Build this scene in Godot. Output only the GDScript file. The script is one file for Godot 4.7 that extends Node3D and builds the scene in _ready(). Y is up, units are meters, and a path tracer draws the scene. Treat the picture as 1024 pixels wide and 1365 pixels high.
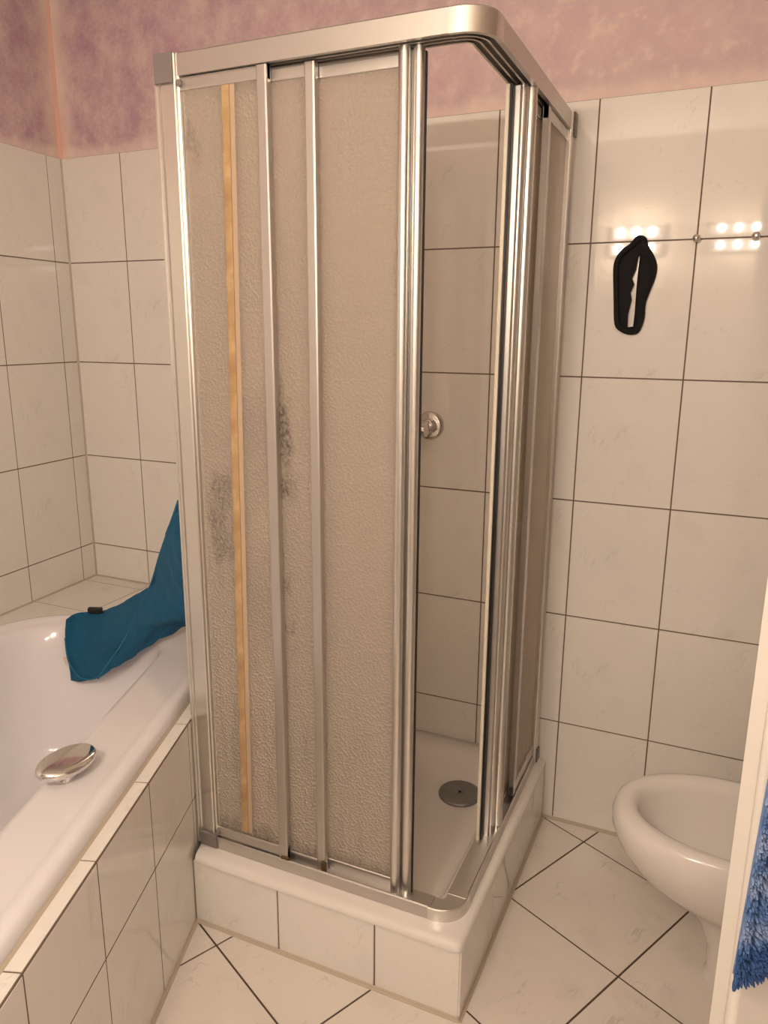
extends Node3D
# Bathroom corner: a framed shower enclosure between a slanted built-in bath and a tiled wall with a bidet.
# World: back wall at z = 0, floor at y = 0, x to the right, metres.

const SK := Vector3(-0.652, 0.0, 0.99)          # a point of the bath skirt on the floor
const U := Vector3(0.3303, 0.0, 0.9439)         # along the skirt, towards the room
const V := Vector3(-0.9439, 0.0, 0.3303)        # across the bath, towards the left wall
const LW := Vector3(0.0665, 0.0, 0.9978)        # along the left wall
const CORNER := Vector3(-1.757, 0.0, 0.0)
const LEDGE := 0.527
const ROW0 := 0.322
const ROW := 0.333

var M := {}
var cache := {}
var rng := RandomNumberGenerator.new()

# ---------------------------------------------------------------- helpers
func put(called: String, parent: Node, mesh: Mesh, m: Material, xf := Transform3D()) -> MeshInstance3D:
	var o := MeshInstance3D.new()
	o.name = called
	o.mesh = mesh
	if m:
		o.material_override = m
	o.transform = xf
	parent.add_child(o, true)
	return o

func tag(o: Node, label: String, category: String, group := "") -> Node:
	o.set_meta("label", label)
	o.set_meta("category", category)
	if group:
		o.set_meta("group", group)
	return o

func base(called: String, at := Vector3.ZERO) -> Node3D:
	var o := Node3D.new()
	o.name = called
	o.position = at
	add_child(o, true)
	return o

func structure(called: String) -> Node3D:
	var o := base(called)
	o.set_meta("kind", "structure")
	return o

func begin(smooth := -1) -> SurfaceTool:
	var st := SurfaceTool.new()
	st.begin(Mesh.PRIMITIVE_TRIANGLES)
	st.set_smooth_group(smooth)
	return st

func done(st: SurfaceTool) -> ArrayMesh:
	st.generate_normals()
	return st.commit()

func tri(st: SurfaceTool, a: Vector3, b: Vector3, c: Vector3) -> void:   # a, b, c run anticlockwise seen from outside
	st.add_vertex(a); st.add_vertex(c); st.add_vertex(b)

func quad(st: SurfaceTool, a: Vector3, b: Vector3, c: Vector3, d: Vector3) -> void:
	tri(st, a, b, c); tri(st, a, c, d)

func area2(p: PackedVector2Array) -> float:
	var s := 0.0
	for i in p.size():
		var q := p[(i + 1) % p.size()]
		s += p[i].x * q.y - q.x * p[i].y
	return s

func fill(st: SurfaceTool, p: PackedVector2Array, xf: Transform3D, z: float, up: bool) -> void:
	var ids := Geometry2D.triangulate_polygon(p)
	for k in range(0, ids.size(), 3):
		var a := p[ids[k]]
		var b := p[ids[k + 1]]
		var c := p[ids[k + 2]]
		if ((b - a).cross(c - a) > 0.0) != up:
			var t := b
			b = c
			c = t
		tri(st, xf * Vector3(a.x, a.y, z), xf * Vector3(b.x, b.y, z), xf * Vector3(c.x, c.y, z))

# extrudes a polygon of the xy plane along its z, from 0 to l
func prism(st: SurfaceTool, poly: PackedVector2Array, xf: Transform3D, l: float, smooth := -1) -> void:
	var p := poly.duplicate()
	if area2(p) < 0.0:
		p.reverse()
	st.set_smooth_group(smooth)
	for i in p.size():
		var a := p[i]
		var b := p[(i + 1) % p.size()]
		quad(st, xf * Vector3(a.x, a.y, 0), xf * Vector3(b.x, b.y, 0), xf * Vector3(b.x, b.y, l), xf * Vector3(a.x, a.y, l))
	st.set_smooth_group(-1)
	fill(st, p, xf, 0.0, false)
	fill(st, p, xf, l, true)

func xform(x: Vector3, y: Vector3, z: Vector3, o: Vector3) -> Transform3D:
	return Transform3D(Basis(x, y, z), o)

# a rectangle with bevelled (n = 1) or rounded corners
func rrect(w: float, h: float, r: float, n := 1, c := Vector2.ZERO) -> PackedVector2Array:
	var p := PackedVector2Array()
	for k in 4:
		var m := Vector2(w / 2 - r, h / 2 - r) * Vector2([1, -1, -1, 1][k], [1, 1, -1, -1][k])
		for i in n + 1:
			var a := PI / 2 * (k + float(i) / n)
			p.append(c + m + Vector2(cos(a), sin(a)) * r)
	return p

func circle(r: float, n := 20, c := Vector2.ZERO) -> PackedVector2Array:
	var p := PackedVector2Array()
	for i in n:
		p.append(c + Vector2(cos(TAU * i / n), sin(TAU * i / n)) * r)
	return p

# bevelled box from lo to hi
func slab(st: SurfaceTool, lo: Vector3, hi: Vector3, r := 0.001) -> void:
	var s := hi - lo
	var c := (lo + hi) / 2
	# extrude along the longest side
	if s.y >= s.x and s.y >= s.z:
		prism(st, rrect(s.z, s.x, r), xform(Vector3.BACK, Vector3.RIGHT, Vector3.UP, Vector3(c.x, lo.y, c.z)), s.y)
	elif s.x >= s.z:
		prism(st, rrect(s.y, s.z, r), xform(Vector3.UP, Vector3.BACK, Vector3.RIGHT, Vector3(lo.x, c.y, c.z)), s.x)
	else:
		prism(st, rrect(s.x, s.y, r), xform(Vector3.RIGHT, Vector3.UP, Vector3.BACK, Vector3(c.x, c.y, lo.z)), s.z)

func slab_mesh(lo: Vector3, hi: Vector3, r := 0.001) -> ArrayMesh:
	var st := begin()
	slab(st, lo, hi, r)
	return done(st)

func prism_mesh(poly: PackedVector2Array, xf: Transform3D, l: float, smooth := -1) -> ArrayMesh:
	var st := begin()
	prism(st, poly, xf, l, smooth)
	return done(st)

# joins rings of equally many points; out = true when the rings run anticlockwise seen along the way they advance
func rings(st: SurfaceTool, rs: Array, flip := false, smooth := 0) -> void:
	st.set_smooth_group(smooth)
	for k in rs.size() - 1:
		var a: PackedVector3Array = rs[k]
		var b: PackedVector3Array = rs[k + 1]
		for i in a.size():
			var j := (i + 1) % a.size()
			if flip:
				quad(st, a[j], a[i], b[i], b[j])
			else:
				quad(st, a[i], a[j], b[j], b[i])

func cap(st: SurfaceTool, ring: PackedVector3Array, up: bool, smooth := 0) -> void:
	st.set_smooth_group(smooth)
	var c := Vector3.ZERO
	for p in ring:
		c += p / ring.size()
	for i in ring.size():
		var j := (i + 1) % ring.size()
		if up:
			tri(st, c, ring[i], ring[j])
		else:
			tri(st, c, ring[j], ring[i])

# turned shape round the local y: profile points are (radius, height)
func lathe(prof: PackedVector2Array, n := 28, smooth := 0) -> ArrayMesh:
	var st := begin()
	var rs := []
	for q in prof:
		var r := PackedVector3Array()
		for i in n:
			var a := -TAU * i / n
			r.append(Vector3(cos(a) * q.x, q.y, sin(a) * q.x))
		rs.append(r)
	rings(st, rs, false, smooth)
	cap(st, rs[0], false, -1)
	cap(st, rs[-1], true, -1)
	return done(st)

# insets every edge of an anticlockwise convex outline by its own distance, then rounds the corners
func inset(p: PackedVector2Array, d: PackedFloat32Array, radii: PackedFloat32Array, n: int) -> PackedVector2Array:
	var q := PackedVector2Array()
	var m := p.size()
	for i in m:
		var h := (i + m - 1) % m
		var e0 := (p[i] - p[h]).normalized()
		var e1 := (p[(i + 1) % m] - p[i]).normalized()
		var a := p[i] + Vector2(-e0.y, e0.x) * d[h]
		var b := p[i] + Vector2(-e1.y, e1.x) * d[i]
		q.append(a + e0 * ((b - a).cross(e1) / e0.cross(e1)))
	var out := PackedVector2Array()
	for i in m:
		var e0 := (q[i] - q[(i + m - 1) % m]).normalized()
		var e1 := (q[(i + 1) % m] - q[i]).normalized()
		var turn := e0.angle_to(e1)
		var r := maxf(radii[i], 0.0005)
		var t := r * tan(turn / 2)
		var c := q[i] - e0 * t + Vector2(-e0.y, e0.x) * r
		for k in n + 1:
			var v := Vector2(e0.y, -e0.x).rotated(turn * k / n)
			out.append(c + v * r)
	return out

func at_height(p: PackedVector2Array, y: float) -> PackedVector3Array:
	var r := PackedVector3Array()
	for q in p:
		r.append(Vector3(q.x, y, q.y))
	return r

# a sheet through rows of control points, smoothed and thickened
func sheet(rows: Array, sub: int, thick: float, ripple := 0.0) -> ArrayMesh:
	var grid := []
	for r in rows:
		var line := PackedVector3Array()
		for i in r.size() - 1:
			for k in sub:
				line.append(_cat(r, i, float(k) / sub))
		line.append(r[-1])
		grid.append(line)
	var fine := []
	for i in grid.size() - 1:
		for k in sub:
			var line := PackedVector3Array()
			for j in grid[0].size():
				var col := [grid[maxi(i - 1, 0)][j], grid[i][j], grid[i + 1][j], grid[mini(i + 2, grid.size() - 1)][j]]
				line.append((col[1] as Vector3).cubic_interpolate(col[2], col[0], col[3], float(k) / sub))
			fine.append(line)
	fine.append(grid[-1])
	var a: int = fine.size()
	var b: int = fine[0].size()
	var noise := FastNoiseLite.new()
	noise.seed = 7
	noise.frequency = 11.0
	var front := []
	var back := []
	for i in a:
		var f := PackedVector3Array()
		var k := PackedVector3Array()
		for j in b:
			var du: Vector3 = fine[i][mini(j + 1, b - 1)] - fine[i][maxi(j - 1, 0)]
			var dv: Vector3 = fine[mini(i + 1, a - 1)][j] - fine[maxi(i - 1, 0)][j]
			var nn := dv.cross(du).normalized()
			var p: Vector3 = fine[i][j] + nn * ripple * noise.get_noise_3dv(fine[i][j])
			f.append(p + nn * thick / 2)
			k.append(p - nn * thick / 2)
		front.append(f)
		back.append(k)
	var st := begin(0)
	for i in a - 1:
		for j in b - 1:
			quad(st, front[i][j], front[i + 1][j], front[i + 1][j + 1], front[i][j + 1])
			quad(st, back[i][j], back[i][j + 1], back[i + 1][j + 1], back[i + 1][j])
	st.set_smooth_group(1)
	for i in a - 1:
		quad(st, front[i][0], back[i][0], back[i + 1][0], front[i + 1][0])
		quad(st, front[i][b - 1], front[i + 1][b - 1], back[i + 1][b - 1], back[i][b - 1])
	for j in b - 1:
		quad(st, front[0][j], front[0][j + 1], back[0][j + 1], back[0][j])
		quad(st, front[a - 1][j], back[a - 1][j], back[a - 1][j + 1], front[a - 1][j + 1])
	return done(st)

func _cat(r: Array, i: int, t: float) -> Vector3:
	return (r[i] as Vector3).cubic_interpolate(r[i + 1], r[maxi(i - 1, 0)], r[mini(i + 2, r.size() - 1)], t)

# ---------------------------------------------------------------- tiles
# a glazed tile with slightly pillowed edges: x 0..w, y 0..h, glaze at z = 0
func tile_mesh(w: float, h: float, variant: int) -> ArrayMesh:
	var key := "%d_%d_%d" % [roundi(w * 2000), roundi(h * 2000), variant]
	if cache.has(key):
		return cache[key]
	var r := RandomNumberGenerator.new()
	r.seed = variant * 77 + 5
	var off := Vector2(r.randf(), r.randf())
	var e := 0.0006
	var bx := w * 0.33
	var by := h * 0.33
	var xs := [e, bx, w - bx, w - e]
	var ys := [e, by, h - by, h - e]
	var st := SurfaceTool.new()
	st.begin(Mesh.PRIMITIVE_TRIANGLES)
	var vert := func(i: int, j: int) -> void:
		st.set_normal(Vector3((xs[i] - w / 2) * 0.054, (ys[j] - h / 2) * 0.054, 1).normalized())
		st.set_uv(off + Vector2(xs[i], h - ys[j]) / 0.5)
		st.add_vertex(Vector3(xs[i], ys[j], -0.0002 if (i % 3 == 0 or j % 3 == 0) else 0.0))
	for i in 3:
		for j in 3:
			for c in [[0, 0], [1, 1], [1, 0], [0, 0], [0, 1], [1, 1]]:
				vert.call(i + c[0], j + c[1])
	var ring := [Vector2(0, 0), Vector2(w, 0), Vector2(w, h), Vector2(0, h)]
	var inner := [Vector2(e, e), Vector2(w - e, e), Vector2(w - e, h - e), Vector2(e, h - e)]
	for k in 4:
		var l := (k + 1) % 4
		var n2: Vector2 = (ring[l] - ring[k]).normalized()
		var pts := [Vector3(ring[k].x, ring[k].y, -0.005), Vector3(ring[l].x, ring[l].y, -0.005), Vector3(inner[l].x, inner[l].y, -0.0002), Vector3(inner[k].x, inner[k].y, -0.0002)]
		for c in [0, 2, 1, 0, 3, 2]:
			st.set_normal(Vector3(n2.y, -n2.x, 0.35).normalized())
			st.set_uv(off + Vector2(pts[c].x, h - pts[c].y) / 0.5)
			st.add_vertex(pts[c])
	cache[key] = st.commit()
	return cache[key]

func wall_tile(parent: Node, xf: Transform3D, w: float, h: float) -> void:
	if w < 0.004 or h < 0.004:
		return
	var wob := Basis(Vector3.UP, rng.randf_range(-0.0012, 0.0012)) * Basis(Vector3.RIGHT, rng.randf_range(-0.0012, 0.0012))
	put("tile", parent, tile_mesh(w, h, rng.randi() % 4), M.tile, xf * Transform3D(wob, Vector3.ZERO))

# a flat tile of any outline, lying with its top at y; outline points are (x, z)
func floor_tile(parent: Node, p: PackedVector2Array, y: float, m: Material, called := "tile") -> void:
	if absf(area2(p)) < 0.0004:
		return
	var q := p.duplicate()
	if area2(q) > 0.0:
		q.reverse()
	var st := SurfaceTool.new()
	st.begin(Mesh.PRIMITIVE_TRIANGLES)
	st.set_smooth_group(-1)
	var off := Vector2(rng.randf(), rng.randf())
	var add := func(v: Vector2, h: float) -> void:
		st.set_uv(off + v / 0.5)
		st.add_vertex(Vector3(v.x, h, v.y))
	var ids := Geometry2D.triangulate_polygon(q)
	for k in range(0, ids.size(), 3):
		var a := q[ids[k]]
		var b := q[ids[k + 1]]
		var c := q[ids[k + 2]]
		var good := (b - a).cross(c - a) > 0.0
		add.call(a, y)
		add.call(b if good else c, y)
		add.call(c if good else b, y)
	for i in q.size():
		var a := q[i]
		var b := q[(i + 1) % q.size()]
		for c in [[a, -0.005], [b, 0.0], [b, -0.005], [a, -0.005], [a, 0.0], [b, 0.0]]:
			add.call(c[0], y + c[1])
	st.generate_normals()
	put(called, parent, st.commit(), m)

func clipped(quad_: PackedVector2Array, region: PackedVector2Array) -> Array:
	return Geometry2D.intersect_polygons(quad_, region)

# ---------------------------------------------------------------- materials
func mat(color: Color, rough: float, metal := 0.0) -> StandardMaterial3D:
	var m := StandardMaterial3D.new()
	m.albedo_color = color
	m.roughness = rough
	m.metallic = metal
	return m

func fbm(seed_: int, freq: float, oct := 4, type := FastNoiseLite.TYPE_SIMPLEX_SMOOTH) -> FastNoiseLite:
	var n := FastNoiseLite.new()
	n.seed = seed_
	n.frequency = freq
	n.noise_type = type
	n.fractal_octaves = oct
	return n

func marble(size: int, seed_: int, ground: Color, vein: Color, strength: float) -> ImageTexture:
	var im := Image.create(size, size, false, Image.FORMAT_RGB8)
	var a := fbm(seed_, 0.011, 4)
	var b := fbm(seed_ + 9, 0.006, 3)
	var c := fbm(seed_ + 21, 0.05, 3)
	for y in size:
		for x in size:
			var t := Vector2(x, y)
			var warp := b.get_noise_2d(x, y) * 60.0
			# fine veins where a diagonally stretched noise crosses zero, here and there
			var v := a.get_noise_2d((x + y * 0.75) * 1.6 + warp, (y - x * 0.75) * 0.55 + warp)
			var here := smoothstep(0.05, 0.5, b.get_noise_2d(x * 1.3 + 400, y * 1.3))
			var line := pow(maxf(0.0, 1.0 - absf(v) * 9.0), 2.0) * here
			var cloud := smoothstep(0.1, 0.6, b.get_noise_2d(x + 900, y + 300)) * 0.25 + (c.get_noise_2d(x, y)) * 0.06
			# fades at the texture's edge hide its repeat
			var edge := smoothstep(0.0, 0.12, minf(minf(t.x, size - t.x), minf(t.y, size - t.y)) / size)
			im.set_pixel(x, y, ground.lerp(vein, clampf((line + cloud) * strength * edge, 0, 1)))
	return ImageTexture.create_from_image(im)

func noise_normal(n: FastNoiseLite, size: int, strength: float) -> NoiseTexture2D:
	var t := NoiseTexture2D.new()
	t.width = size
	t.height = size
	t.seamless = true
	t.as_normal_map = true
	t.bump_strength = strength
	t.noise = n
	return t

func triplanar(m: StandardMaterial3D, scale: float, world := false) -> void:
	m.uv1_triplanar = true
	m.uv1_world_triplanar = world
	m.uv1_scale = Vector3.ONE * scale

func plaster_texture() -> ImageTexture:
	var w := 640
	var h := 256
	var im := Image.create(w, h, false, Image.FORMAT_RGB8)
	var a := fbm(3, 0.012, 4)
	var b := fbm(14, 0.03, 4)
	var c := fbm(31, 0.12, 3)
	var pink := Color(0.83, 0.745, 0.735)
	var mauve := Color(0.70, 0.575, 0.635)
	var pale := Color(0.92, 0.85, 0.80)
	for y in h:
		for x in w:
			var xx := x * 2.3
			var t := clampf(0.5 + 0.75 * a.get_noise_2d(xx, y * 0.9) + 0.45 * b.get_noise_2d(xx, y * 0.8) + 0.35 * c.get_noise_2d(xx, y), 0, 1)
			var s := smoothstep(0.1, 0.6, b.get_noise_2d(xx + 700, y) + 0.3 * c.get_noise_2d(xx, y))
			var far := clampf(1.25 - float(x) / w * 1.9, 0.0, 1.0)      # the sponging grows more violet towards the bath corner
			var col := pink.lerp(mauve, t * (0.30 + 0.65 * far)).lerp(pale, s * 0.45 * (1.0 - 0.6 * far))
			col = col.lerp(pale, 0.75 * smoothstep(0.03, 0.0, absf(float(x) / w - 0.049 + 0.004 * c.get_noise_2d(3, y * 0.4)) - 0.004))
			col = col.lerp(Color(0.87, 0.68, 0.62), 0.7 * smoothstep(0.012, 0.0, absf(float(x) / w - 0.052)) * smoothstep(h - 110.0, h * 1.0, y + 20.0 * c.get_noise_2d(7, y * 0.6)))
			col = col.lerp(pale, smoothstep(h - 26.0, h - 4.0, y + 8.0 * b.get_noise_2d(x * 2, 5)) * 0.6)
			im.set_pixel(x, y, col)
	return ImageTexture.create_from_image(im)

# what is dried on a pane: fine specks, and grey grime round the given spots (u, v, half width, half height, strength)
func pane_texture(seed_: int, spots: Array, streak: float) -> ImageTexture:
	var w := 128
	var h := 1024
	var im := Image.create(w, h, false, Image.FORMAT_RGBA8)
	var a := fbm(seed_, 0.03, 4)
	var c := fbm(seed_ + 5, 0.11, 4)
	for y in h:
		for x in w:
			var v := float(y) / h
			var u := float(x) / w
			var g := 0.0
			for s in spots:
				var d := Vector2((u - s[0]) / s[2], (v - s[1]) / s[3]).length() + 0.9 * a.get_noise_2d(x, y * 0.5)
				g = maxf(g, s[4] * smoothstep(1.1, 0.3, d) * (0.55 + 0.9 * c.get_noise_2d(x * 1.5, y)))
			g += streak * smoothstep(0.5, 1.0, v) * maxf(0.0, a.get_noise_2d(x * 1.6, y * 0.15)) * 0.6
			g += 0.16 * smoothstep(0.985, 1.0, v)
			im.set_pixel(x, y, Color(0.40, 0.37, 0.32, clampf(g, 0, 0.9)))
	return ImageTexture.create_from_image(im)

func frosted(tex: Texture2D) -> StandardMaterial3D:
	var m := mat(Color(0.985, 0.965, 0.94, 0.32), 0.24)
	m.transparency = BaseMaterial3D.TRANSPARENCY_ALPHA
	m.detail_enabled = true
	m.detail_albedo = tex
	m.detail_uv_layer = BaseMaterial3D.DETAIL_UV_2
	m.backlight_enabled = true
	m.backlight = Color(1.08, 1.06, 1.03)
	m.refraction_enabled = true
	m.refraction_scale = 0.05
	m.normal_enabled = true
	m.normal_texture = M.drops
	m.normal_scale = 1.0
	return m

func make_materials() -> void:
	M.tile = mat(Color.WHITE, 0.035)
	M.tile.albedo_texture = marble(512, 4, Color(0.90, 0.885, 0.86), Color(0.62, 0.61, 0.61), 0.22)
	M.floor_tile = mat(Color.WHITE, 0.12)
	M.floor_tile.albedo_texture = marble(512, 12, Color(0.88, 0.85, 0.815), Color(0.58, 0.55, 0.54), 0.28)
	M.grout = mat(Color(0.43, 0.37, 0.32), 0.9)
	M.floor_grout = mat(Color(0.33, 0.27, 0.23), 0.9)
	M.sealant = mat(Color(0.73, 0.68, 0.61), 0.55)
	M.plaster = mat(Color.WHITE, 0.92)
	M.plaster.albedo_texture = plaster_texture()
	M.paint = mat(Color(0.88, 0.86, 0.83), 0.85)
	M.far_paint = mat(Color(0.74, 0.68, 0.62), 0.85)
	M.porcelain = mat(Color(0.89, 0.87, 0.85), 0.13)
	M.enamel = mat(Color(0.89, 0.88, 0.895), 0.1)
	M.aluminium = mat(Color(0.86, 0.85, 0.83), 0.30, 1.0)
	M.satin = mat(Color(0.80, 0.785, 0.77), 0.40, 1.0)
	M.dull = mat(Color(0.58, 0.57, 0.57), 0.45, 0.8)
	M.chrome = mat(Color(0.87, 0.86, 0.85), 0.06, 1.0)
	M.cap_grey = mat(Color(0.47, 0.44, 0.43), 0.4)
	M.black = mat(Color(0.03, 0.03, 0.03), 0.6)
	M.gasket = mat(Color(0.05, 0.045, 0.04), 0.5)
	M.strip = mat(Color(0.83, 0.80, 0.74), 0.4)
	M.yellow_seal = mat(Color.WHITE, 0.6)
	var stain := NoiseTexture2D.new()
	stain.width = 256
	stain.height = 256
	stain.seamless = true
	stain.noise = fbm(61, 0.02, 4)
	var ramp := Gradient.new()
	ramp.set_color(0, Color(0.58, 0.45, 0.30))
	ramp.set_color(1, Color(0.77, 0.66, 0.49))
	stain.color_ramp = ramp
	M.yellow_seal.albedo_texture = stain
	triplanar(M.yellow_seal, 3.0)
	M.pale_seal = mat(Color(0.70, 0.61, 0.51), 0.6)
	M.grime = mat(Color(0.33, 0.25, 0.13), 0.8)
	M.felt = mat(Color(0.022, 0.02, 0.02), 0.85)
	var drops := fbm(2, 0.055, 1, FastNoiseLite.TYPE_CELLULAR)
	drops.cellular_return_type = FastNoiseLite.RETURN_DISTANCE
	M.drops = noise_normal(drops, 512, 17.0)
	var terry := fbm(5, 0.16, 3)
	M.teal = mat(Color(0.035, 0.32, 0.46), 0.95)
	M.teal.normal_enabled = true
	M.teal.normal_texture = noise_normal(terry, 256, 6.0)
	M.teal.rim_enabled = true
	M.teal.rim = 0.35
	M.teal.rim_tint = 0.6
	triplanar(M.teal, 9.0)
	M.hem = mat(Color(0.12, 0.40, 0.50), 0.95)
	M.blue = mat(Color.WHITE, 0.95)
	M.blue.vertex_color_use_as_albedo = true
	M.door = mat(Color(0.86, 0.84, 0.81), 0.38)
	M.label = mat(Color(0.85, 0.78, 0.72), 0.8)
	M.bulb = mat(Color(1, 0.95, 0.88), 0.4)
	M.bulb.emission_enabled = true
	M.bulb.emission = Color(1.0, 0.93, 0.86)
	M.bulb.emission_energy_multiplier = 6.0
	M.glass = mat(Color(0.98, 0.98, 0.97, 0.0), 0.02)
	M.glass.transparency = BaseMaterial3D.TRANSPARENCY_ALPHA
	M.glass.refraction_enabled = true
	M.glass.refraction_scale = 0.05
	M.pane_fixed = frosted(pane_texture(11, [[0.30, 0.52, 0.20, 0.08, 0.5], [0.5, 0.99, 0.9, 0.02, 0.35], [0.15, 0.06, 0.15, 0.03, 0.3]], 0.5))
	M.pane_middle = frosted(pane_texture(17, [[0.45, 0.42, 0.38, 0.10, 0.75], [0.3, 0.62, 0.35, 0.12, 0.75], [0.5, 0.99, 0.9, 0.015, 0.3]], 0.4))
	M.pane_inner = frosted(pane_texture(23, [[0.5, 0.99, 0.9, 0.01, 0.22]], 0.25))

# ---------------------------------------------------------------- scene
func _ready() -> void:
	rng.seed = 20
	var cam := Camera3D.new()
	cam.name = "camera"
	cam.transform = Transform3D(Basis(Vector3(0.91299, 0.00661, -0.40792), Vector3(-0.10117, 0.97231, -0.21068), Vector3(0.39523, 0.23362, 0.88838)).orthonormalized(), Vector3(0.3463, 1.4364, 2.0505))
	cam.fov = rad_to_deg(2.0 * atan(682.5 / 1007.14))
	cam.near = 0.05
	cam.current = true
	add_child(cam)

	var env := Environment.new()
	env.background_mode = Environment.BG_COLOR
	env.background_color = Color(0.02, 0.02, 0.02)
	env.tonemap_mode = Environment.TONE_MAPPER_LINEAR
	env.tonemap_exposure = 1.1
	env.sdfgi_enabled = true
	env.ssao_enabled = true
	env.ssil_enabled = true
	var we := WorldEnvironment.new()
	we.name = "world_environment"
	we.environment = env
	add_child(we)

	make_materials()
	vanity_light(-0.178, "white wall lamp bar with three round bulbs, the one nearer the bath", 0.36)
	vanity_light(0.326, "white wall lamp bar with three round bulbs, the one nearer the door", 0.12)

	room()
	bath_surround()
	bathtub()
	shower_tray()
	shower_enclosure()
	shower_mixer()
	bidet()
	door()
	bath_mat()
	towel()
	wall_holder()
	wall_pegs()

func vanity_light(x: float, label: String, energy: float) -> void:
	var t := base("vanity_light", Vector3(x, 1.915, 2.5))
	tag(t, label, "lamp", "lamp bars over the mirror")
	put("bar", t, slab_mesh(Vector3(-0.15, -0.03, -0.035), Vector3(0.15, 0.03, 0.0), 0.004), M.paint)
	for k in 3:
		var at := Vector3((k - 1) * 0.09, 0, -0.095)
		put("socket", t, prism_mesh(circle(0.014, 16), Transform3D(Basis(), at + Vector3(0, 0, 0.02)), 0.045, 0), M.chrome)
		var s := SphereMesh.new()
		s.radius = 0.016
		s.height = 0.032
		s.radial_segments = 20
		s.rings = 12
		put("bulb", t, s, M.bulb, Transform3D(Basis(), at))
		var l := OmniLight3D.new()
		l.name = "bulb_light"
		l.position = at
		l.light_color = Color(1.0, 0.93, 0.86)
		l.light_energy = energy
		l.light_size = 0.013
		l.omni_range = 8.0
		l.omni_attenuation = 2.0
		l.shadow_enabled = true
		t.add_child(l, true)

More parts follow.
